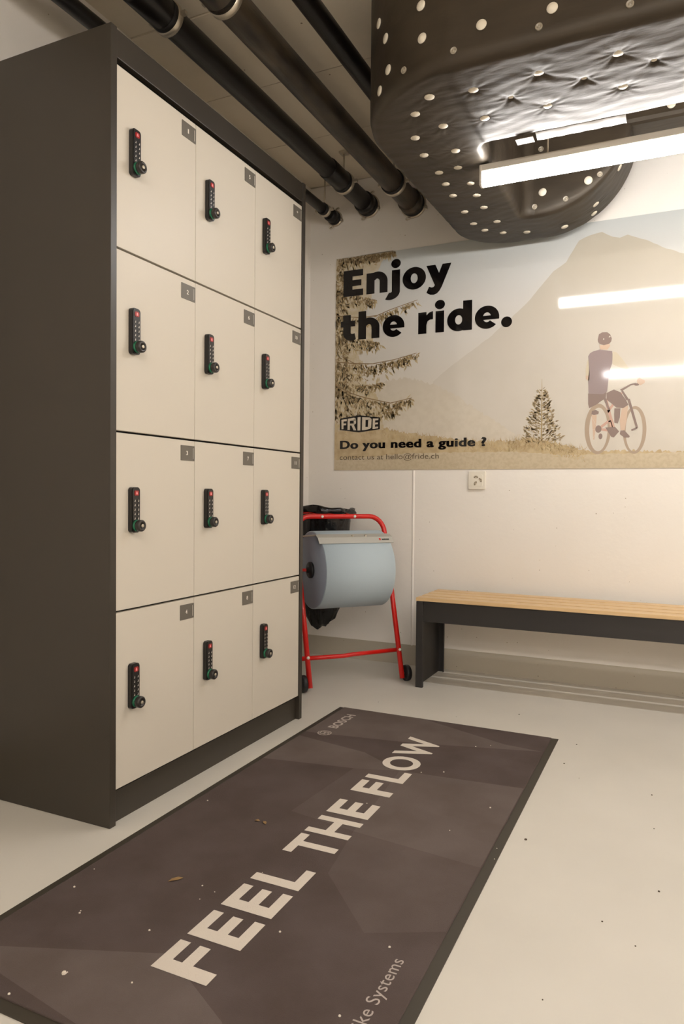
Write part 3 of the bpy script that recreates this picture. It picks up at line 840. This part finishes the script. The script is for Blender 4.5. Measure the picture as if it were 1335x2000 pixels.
G['h'] = [[R(-1.638, -1.591, 1.786, 1.940), R(-1.558, -1.511, 1.786, 1.848)], ringp(-1.5735, 1.848, (.0625, .054), (.0155, .018), 0, 148)]
def gl_e(cx, cz, rx=.063, rz=.059):
    return [ringp(cx, cz, (rx, rz), (.021, .025), 0, 318), [R(cx - rx + .02, cx + rx, cz - .0125, cz + .008)]]
G['e'] = gl_e(-1.429, 1.842)
G['r'] = [[R(-1.287, -1.241, 1.785, 1.899)], [[(-1.246, 1.83), (-1.246, 1.876), (-1.227, 1.895), (-1.205, 1.901), (-1.205, 1.858), (-1.222, 1.857), (-1.235, 1.849), (-1.241, 1.83)]]]
G['i'] = [[R(-1.191, -1.144, 1.785, 1.898), ell(-1.1675, 1.931, .0275, .0245)]]
G['d'] = [[R(-1.042, -.994, 1.784, 1.938)], ringp(-1.065, 1.841, (.062, .059), (.019, .024))]
G['e2'] = gl_e(-.916, 1.840)
G['dot'] = [[ell(-.815, 1.807, .0275, .027)]]
for k_, grp in G.items():
    flat('printed_letter', grp, M_BLACK, 16, grouped=True)
tf = lambda x0, z0: (lambda u, v: (x0 + u, PY - .002, z0 + v))
text_obj('printed_line', 'Do you need a guide ?', M_BLACK, poster, tf(-1.744, 1.180), .830, height=.046, offset=.024, sp=1.08, ref='D')
text_obj('printed_line', 'Do you need a guide ?', M_BLACK, poster, lambda u, v: (-1.740 + u, PY - .0022, 1.180 + v), .830, height=.046, offset=.024, sp=1.08, ref='D')
text_obj('printed_line', 'contact us at hello@fride.ch', pr('print_grey_ink', 92, 78, 62), poster, tf(-1.745, 1.119), .581, height=.028, offset=-.006, ref='h')
lg = lambda q: [(-1.746 + (x - 115) * .2337e-3, 1.3716 - x * 9.1e-6 - (y - 80) * 2.14e-4) for x, y in q]
flat('printed_logo_shield', [lg([(115, 170), (610, 80), (1155, 140), (1155, 440), (610, 525), (115, 470)])], M_BLACK, 15)
flat('printed_logo_letters', [lg(q) for q in [
    [(155, 205), (212, 193), (212, 445), (160, 450)], [(212, 193), (300, 180), (298, 235), (212, 245)], [(212, 300), (285, 295), (280, 340), (212, 345)],
    [(322, 175), (380, 165), (380, 470), (318, 465)], [(380, 165), (490, 145), (540, 170), (535, 215), (380, 225)], [(480, 200), (540, 190), (542, 290), (495, 330), (480, 330)], [(380, 300), (500, 295), (495, 345), (380, 350)], [(420, 345), (490, 340), (550, 475), (480, 475)],
    [(580, 135), (660, 125), (655, 475), (580, 480)],
    [(700, 130), (790, 135), (785, 465), (695, 470)], [(790, 135), (900, 140), (945, 180), (860, 200), (790, 200)], [(860, 190), (945, 175), (935, 400), (900, 430), (850, 385)], [(785, 385), (860, 380), (900, 430), (785, 465)],
    [(975, 165), (1035, 165), (1030, 430), (970, 435)], [(1035, 165), (1120, 160), (1115, 205), (1035, 215)], [(1035, 270), (1110, 265), (1105, 310), (1035, 318)], [(1030, 380), (1115, 370), (1110, 415), (1030, 430)]]], M_LOGO, 17)

# ------------------------------------------------------------------ wall socket
so = thing('wall_socket', (-.956, YB, 1.003), 'white triple wall socket under the poster', 'socket')
sf = lambda u, v, q: (-.956 + u, YB - q, 1.003 + v)
MB().prism(rrect(.09, .094, .006), sf, .012).build('cover_plate', M_SOCK, so, bevel=.002)
MB().prism(rrect(.062, .062, .008), lambda u, v, q: (-.956 + u, YB - .012 - q, 1.003 + v), .0025).build('socket_insert', M_SOCK, so)
for cx, cz, an in ((-.004, .016, 0), (.019, .001, -60), (-.006, -.016, 60)):
    a = math.radians(an)
    hexp = [(-.013, 0), (-.007, .008), (.007, .008), (.013, 0), (.007, -.006), (-.007, -.006)]
    rot = [(cx + x * math.cos(a) - z * math.sin(a), cz + x * math.sin(a) + z * math.cos(a)) for x, z in hexp]
    ol = MB().prism([(x, z) for x, z in rot], lambda u, v, q: (-.956 + u, YB - .0145 - q, 1.003 + v), .0008).build('outlet', mat('socket_recess', S(196, 182, 158), .5), so)
    for hx, hz in ((-.0075, 0), (.0075, 0), (0, .0035)):
        x = cx + hx * math.cos(a) - hz * math.sin(a); z = cz + hx * math.sin(a) + hz * math.cos(a)
        MB().lathe((-.956 + x, YB - .0153, 1.003 + z), (0, -1, 0), [(0, .0032), (.0004, .0032)], 12).build('contact_hole', M_HOLE, ol)

# ------------------------------------------------------------------ bench
BX0, BX1 = -1.139, .47
be = thing('bench', ((BX0 + BX1) / 2, 3.44, 0), 'low bench with four oak slats on a charcoal steel frame', 'bench')
for i in range(4):
    y0 = 3.2605 + i * .0925
    MB().box(BX0, BX1, y0, y0 + .0700, .4165, .4335).build('slat', M_WOOD, be, bevel=.002)
def end_frame(xo, s):
    MB().box(xo, xo + s * .003, 3.266, 3.617, .0, .4145).build('side_plate', M_BENCH, be)
    MB().box(xo, xo + s * .034, 3.263, 3.266, .0, .4145).build('leg', M_BENCH, be, bevel=.001)
    MB().box(xo, xo + s * .034, 3.617, 3.620, .0, .4145).build('leg', M_BENCH, be, bevel=.001)
    MB().box(xo + s * .003, xo + s * .034, 3.266, 3.617, .404, .4145).build('top_flange', M_BENCH, be)
    MB().box(xo + s * .031, xo + s * .034, 3.266, 3.281, .0, .404).build('leg_lip', M_BENCH, be)
    MB().box(xo + s * .031, xo + s * .034, 3.602, 3.617, .0, .404).build('leg_lip', M_BENCH, be)
end_frame(-1.1375, 1); end_frame(BX1 - .0015, -1)
MB().box(-1.104, BX1 - .035, 3.277, 3.283, .316, .4145).build('front_rail', M_BENCH, be, bevel=.001)
MB().box(-1.104, BX1 - .035, 3.594, 3.600, .36, .4145).build('back_rail', M_BENCH, be, bevel=.001)

# ------------------------------------------------------------------ paper roll trolley
TM = Vector((-1.386, 3.139, 0))
ta = Vector((.647, .763, 0)).normalized()
tn = Vector((ta.y, -ta.x, 0))
def T(a, n, z): return TM + ta * a + tn * n + Vector((0, 0, z))
tr = thing('paper_roll_trolley', TM, 'red tubular trolley stand on two black wheels beside the locker', 'trolley')
lean = lambda z: -.285 * (z - .02)
path = [T(-.245, lean(.018), .018), T(-.245, lean(.4), .4), T(-.245, lean(.72), .72)]
for k_ in range(1, 9):
    a = math.radians(180 - 90 * k_ / 8)
    path.append(T(-.165 + .08 * math.cos(a), lean(.732 + .08 * math.sin(a)), .732 + .08 * math.sin(a)))
pr_ = [T(-((q - TM).dot(ta)), (q - TM).dot(tn), q.z) for q in path][::-1]
MB().tube(path + [T(0, lean(.812), .812)] + pr_, .0125, 16).build('tube_frame', M_REDT, tr)
MB().tube([T(-.29, -.045, .150), T(-.06, -.040, .146), T(.0, -.047, .148), T(.26, -.052, .150)], .0105, 14).build('cross_bar', M_REDT, tr)
for s_ in (-1, 1):
    wc = T(s_ * .275, -.012, .040)
    MB().lathe(wc, ta, [(-.014, .012), (-.014, .030), (-.011, .0385), (-.004, .040), (.004, .040), (.011, .0385), (.014, .030), (.014, .012)], 28).build('wheel', M_TIRE, tr)
    MB().lathe(wc, ta * s_, [(.012, .011), (.017, .010), (.018, .006), (.018, 0)], 16).build('wheel_hub', mat('grey_hub', S(120, 116, 112), .4), tr)
    MB().tube([T(s_ * .245, -.008, .040), T(s_ * .262, -.012, .040)], .006, 10).build('axle', M_STEEL, tr)
    MB().lathe(T(s_ * .245, lean(.155) + .011, .155), tn, [(0, .008), (.004, .007), (.005, 0)], 14).build('bolt', M_WHITE, tr)
    MB().tube([T(s_ * .245, lean(.556), .556), T(s_ * .20, -.135, .556)], .008, 10).build('roll_arm', M_REDT, tr)
for aa in (-.10, .08):
    MB().lathe(T(aa, lean(.812) + .0115, .812), tn, [(0, .0075), (.003, .0065), (.004, 0)], 14).build('bolt', M_WHITE, tr)
# tear bar resting on the roll
tb = MB()
secn = [(-.050, .730), (-.022, .7165), (.001, .6905), (.004, .692), (-.019, .7195), (-.048, .733)]
vs = [T(-.205, n_, z_) for n_, z_ in secn] + [T(.188, n_, z_) for n_, z_ in secn]
tb.add(vs, [[0, 1, 2, 3, 4, 5], [11, 10, 9, 8, 7, 6]] + [[i, (i + 1) % 6, (i + 1) % 6 + 6, i + 6] for i in range(6)])
tbo = tb.build('tear_bar', M_SILVER, tr)
for aa in (-.02, .05):
    MB().lathe(T(aa, -.030, .7245), (tn + Vector((0, 0, 1.2))), [(0, .007), (.003, .006), (.004, 0)], 12).build('screw', M_STEEL, tbo)
def onbar(a, f_):                     # point on the sloping face, f_ from top edge to bottom
    return T(a, -.019 + (.023) * f_ + .0010, .7195 - .0275 * f_ + .0008)
MB().add([onbar(.112, .28), onbar(.122, .28), onbar(.120, .62), onbar(.114, .62)], [(0, 1, 2, 3)]).build('bar_emblem', M_REDT, tbo)
lt = MB()
for k_ in range(6):
    a_ = .127 + k_ * .0068
    lt.add([onbar(a_, .36), onbar(a_ + .0048, .36), onbar(a_ + .0048, .60), onbar(a_, .60)], [(0, 1, 2, 3)])
lt.build('bar_lettering', M_LOCK, tbo)
for s_ in (-1, 1):
    MB().tube([T(s_ * .183, -.045, .730), T(s_ * .245, lean(.715) + .012, .715)], .004, 8).build('bar_arm', M_STEEL, tr)
# bag hoop
BC = (.016, -.478)
hoop = []
for k_ in range(33):
    a = 2 * math.pi * k_ / 32
    hoop.append(T(BC[0] + .150 * math.cos(a), BC[1] + .150 * math.sin(a), .826))
MB().tube(hoop, .006, 10, caps=False).build('bag_hoop', M_REDT, tr)
for aa in (-.10, .08):
    MB().tube([T(aa, lean(.812), .812), T(aa, BC[1] + math.sqrt(.150 ** 2 - (aa - BC[0]) ** 2), .826)], .005, 8).build('hoop_arm', M_REDT, tr)
# paper roll (lies on the trolley's axle)
RC = (-.135, .556)
ro = thing('paper_roll', T(0, RC[0], RC[1] - .19), 'thick roll of light blue paper towel held by the red trolley', 'paper roll')
ax0 = T(0, RC[0], RC[1])
MB().lathe(ax0, ta, [(-.187, .03), (-.188, .185), (-.186, .189), (.172, .189), (.174, .185), (.173, .03)], 72).build('paper', M_PAPER, ro)
MB().lathe(ax0, ta, [(-.1895, .032), (-.1895, .1835), (-.187, .1838)], 64).build('roll_end', M_PAPERE, ro)
MB().lathe(ax0, ta, [(-.1885, .040), (-.199, .040), (-.203, .036), (-.203, .016), (-.214, .014), (-.216, .0)], 28).build('core_plug', M_TIRE, ro)
MB().lathe(ax0, ta, [(.170, .040), (.186, .040), (.188, .036), (.188, .0)], 28).build('core_plug', M_TIRE, ro)

# bin bag folded over the hoop
bg = thing('bin_bag', T(BC[0], BC[1], .21), 'black plastic bin bag hanging from the trolley hoop behind the blue roll', 'bag')
mbg = MB()
prof_ = [(.218, .0), (.220, .03), (.240, .062), (.30, .092), (.40, .108), (.55, .120), (.68, .130), (.78, .137), (.812, .142), (.836, .148), (.848, .153), (.854, .160), (.850, .168), (.838, .172), (.824, .171), (.818, .166)]
SEG = 72
vs = []
for i, (z, r) in enumerate(prof_):
    for k_ in range(SEG):
        a = 2 * math.pi * k_ / SEG
        low = max(0, (.6 - z)) / .6
        cr = .006 * math.sin(a * 9 + i * .6) + .005 * math.sin(a * 17 + i * 1.3) + .004 * math.sin(a * 5 - i)
        zz = z + (.004 * math.sin(a * 7 + i) + .004 * math.sin(a * 3 + 1)) + (.010 * math.cos(a - 2.9) if i > 8 else 0) + (.03 * low * math.cos(a) if i > 0 else 0)
        if i == 0: cr = 0
        vs.append(T(BC[0] + (r + cr) * math.cos(a) * (1 - .1 * low), BC[1] + (r + cr) * math.sin(a), zz))
fs = [(i * SEG + k_, i * SEG + (k_ + 1) % SEG, (i + 1) * SEG + (k_ + 1) % SEG, (i + 1) * SEG + k_) for i in range(len(prof_) - 1) for k_ in range(SEG)]
mbg.add(vs, fs, True)
mbg.build('bag_film', M_BAG, bg, fixn=True)

# ------------------------------------------------------------------ floor mat
MX0, MX1, MY0, MY1 = -1.318, -.402, .876, 2.800
fm = thing('floor_mat', ((MX0 + MX1) / 2, (MY0 + MY1) / 2, 0), 'dark printed entrance mat reading FEEL THE FLOW in front of the locker', 'mat')
rb = MB()
ins = .024
A = [(MX0, MY0), (MX1, MY0), (MX1, MY1), (MX0, MY1)]
B = [(MX0 + ins, MY0 + ins), (MX1 - ins, MY0 + ins), (MX1 - ins, MY1 - ins * .35), (MX0 + ins, MY1 - ins * .35)]
vs = [(x, y, 0) for x, y in A] + [(x, y, .0022) for x, y in A] + [(x, y, .0035) for x, y in B] + [(x, y, 0) for x, y in B]
fs = []
for i in range(4):
    j = (i + 1) % 4
    fs += [(i, j, 4 + j, 4 + i), (4 + i, 4 + j, 8 + j, 8 + i), (8 + i, 8 + j, 12 + j, 12 + i), (12 + i, 12 + j, j, i)]
rb.add(vs, fs).build('rubber_border', M_MATR, fm)
CX0, CX1, CY0, CY1 = B[0][0], B[1][0], B[0][1], B[2][1]
MB().box(CX0, CX1, CY0, CY1, 0, .007).build('pile', M_MAT_D, fm, bevel=.002)
def facet(pg, m, lvl):
    mbf = MB(); mbf.add([(min(max(x, CX0 + .002), CX1 - .002), min(max(y, CY0 + .002), CY1 - .002), .007 + .00025 * lvl) for x, y in pg], [list(range(len(pg)))])
    o = mbf.build('printed_facet', m, fm, fixn=False)
    bm = bmesh.new(); bm.from_mesh(o.data)
    for f_ in bm.faces:
        if f_.normal.z < 0: f_.normal_flip()
    bm.to_mesh(o.data); bm.free()
facet([(-1.3, 2.435), (-1.24, 2.44), (-.889, 2.496), (-.43, 2.62), (-.568, 2.635), (-.937, 2.81), (-1.3, 2.81)], M_MAT_L, 1)
facet([(-1.3, 2.385), (-1.0, 2.33), (-.826, 2.224), (-.972, 2.176), (-1.205, 2.137), (-1.3, 2.12)], M_MAT_L, 1)
facet([(-.826, 2.224), (-.4, 2.262), (-.4, 1.728), (-.787, 1.765)], M_MAT_L, 1)
facet([(-.972, 2.176), (-.826, 2.224), (-.787, 1.765), (-1.0, 1.80)], M_MAT_M, 1)
facet([(-.787, 1.765), (-.4, 1.728), (-.4, 1.578), (-.753, 1.54)], M_MAT_M, 1)
facet([(-1.3, .968), (-1.221, 1.0), (-.901, 1.129), (-.70, 1.02), (-.62, .90), (-.92, .907), (-1.151, .942)], M_MAT_L, 1)
facet([(-.753, 1.54), (-.4, 1.578), (-.4, 1.44), (-.58, 1.36)], M_MAT_M, 1)
mt = lambda xb, y0: (lambda u, v: (xb - v, y0 + u, .0078))
MAT_LETTERS = [('F', 1.083, 1.176), ('E', 1.197, 1.294), ('E', 1.317, 1.414), ('L', 1.438, 1.528), ('T', 1.590, 1.694), ('H', 1.710, 1.815), ('E', 1.843, 1.940),
               ('F', 2.010, 2.103), ('L', 2.124, 2.214), ('O', 2.226, 2.352), ('W', 2.365, 2.560)]
for ch, ya, yb in MAT_LETTERS:
    text_obj('mat_letter', ch, M_MAT_W, fm, mt(-.779, ya), yb - ya, height=.130, offset=.03, ref=('F' if ch != 'O' else 'O'))
text_obj('mat_brand', 'BOSCH', M_MAT_W2, fm, mt(-1.199, 2.518), .187, height=.040, offset=.03, sp=1.04, ref='B')
text_obj('mat_subtitle', 'eBike Systems', M_MAT_W2, fm, mt(-.473, 1.066), .246, height=.026, offset=.002, sp=1.05, ref='B')
em = MB()                             # round emblem: ring with two vertical armature ends inside
ecx, ecy, ez = -1.2185, 2.451, .0078
def er(pgs):
    for pg in pgs: em.add([(ecx - v, ecy + u, ez) for u, v in pg], [list(range(len(pg)))])
er(ringp(0, 0, (.0275, .0275), (.0238, .0238), n=40))
er([R(-.0115, -.0075, -.0245, .0245), R(.0075, .0115, -.0245, .0245), R(-.0115, .0115, -.003, .003)])
er([R(-.0115, .0115, .0145, .0185), R(-.0115, .0115, -.0185, -.0145)])
er([[(-.0185, -.013), (-.0155, -.013), (-.0155, .013), (-.0185, .013)], [(.0155, -.013), (.0185, -.013), (.0185, .013), (.0155, .013)]])
em.build('mat_emblem', M_MAT_W2, fm, fixn=False)

# ------------------------------------------------------------------ small litter
def leaf(x, y, z, l_, w_, an, label):
    c, s_ = math.cos(an), math.sin(an)
    mbl = MB()
    out = [(-l_ / 2, 0, .001), (-l_ * .2, w_ / 2, .003), (l_ * .2, w_ * .4, .004), (l_ / 2, 0, .0015), (l_ * .15, -w_ * .45, .003), (-l_ * .25, -w_ * .4, .0035)]
    n_ = len(out)
    vs = [(x + a * c - b * s_, y + a * s_ + b * c, z + q) for a, b, q in out] + [(x, y, z + .005)]
    lo = [(a, b, q - .0008) for a, b, q in vs]
    mbl.add(vs + lo, [(i, (i + 1) % n_, n_) for i in range(n_)] + [(n_ + 1 + (i + 1) % n_, n_ + 1 + i, 2 * n_ + 1) for i in range(n_)] + [(i, n_ + 1 + i, n_ + 1 + (i + 1) % n_, (i + 1) % n_) for i in range(n_)])
    return tag(mbl.build('dry_leaf', M_LEAF, None, loc=(x, y, z)), label, 'leaf')
leaf(-1.062, 1.354, .0075, .036, .012, .9, 'curled brown leaf scrap left of the FEEL lettering on the mat')
leaf(-1.053, 1.701, .0075, .016, .010, .2, 'tiny tan leaf crumb on the mat facing the locker plinth, nearer the locker')
leaf(-1.028, 1.700, .0075, .020, .010, 2.4, 'tiny tan leaf crumb on the mat beside a twin, nearer the lettering')
rr = random.Random(5)
cb = MB()
for x, y in [(-1.041, .994), (-1.038, .999), (-1.252, 1.226), (-1.163, 1.154), (-1.167, 1.161), (-.986, 1.171), (-.962, 1.312), (-.99, 1.36), (-.949, 1.351), (-.896, 1.472), (-.739, 1.286), (-.414, 1.841), (-.407, 1.784), (-.515, 1.339), (-.691, 2.277), (-.553, 1.884), (-1.087, .909), (-.908, 1.03)] + [(rr.uniform(-1.28, -.44), rr.uniform(.92, 2.7)) for _ in range(9)]:
    s_ = rr.uniform(.0012, .0028) if y != .994 else .005
    cb.lathe((x, y, .0078), (0, 0, 1), [(0, s_), (s_ * .7, s_ * .8), (s_, 0)], 6, False)
o = tag(cb.build('paper_crumbs', M_CRUMB), 'scattered tiny white crumbs on the dark mat', 'crumbs'); o['kind'] = 'stuff'
gb = MB()
for x, y in [(-.359, 1.939), (-.067, 1.575), (-.137, 1.635), (-.83, 2.9), (-.284, 2.445), (-1.2, 2.95), (-.6, 3.05)] + [(rr.uniform(-.35, .6), rr.uniform(1.2, 3.2)) for _ in range(10)]:
    s_ = rr.uniform(.0012, .003) if x != -.359 else .004
    gb.lathe((x, y, 0), (0, 0, 1), [(0, s_), (s_ * .6, s_ * .9), (s_, 0)], 6, False)
o = tag(gb.build('floor_grit', M_GRIT), 'scattered dark grit on the pale floor', 'grit'); o['kind'] = 'stuff'
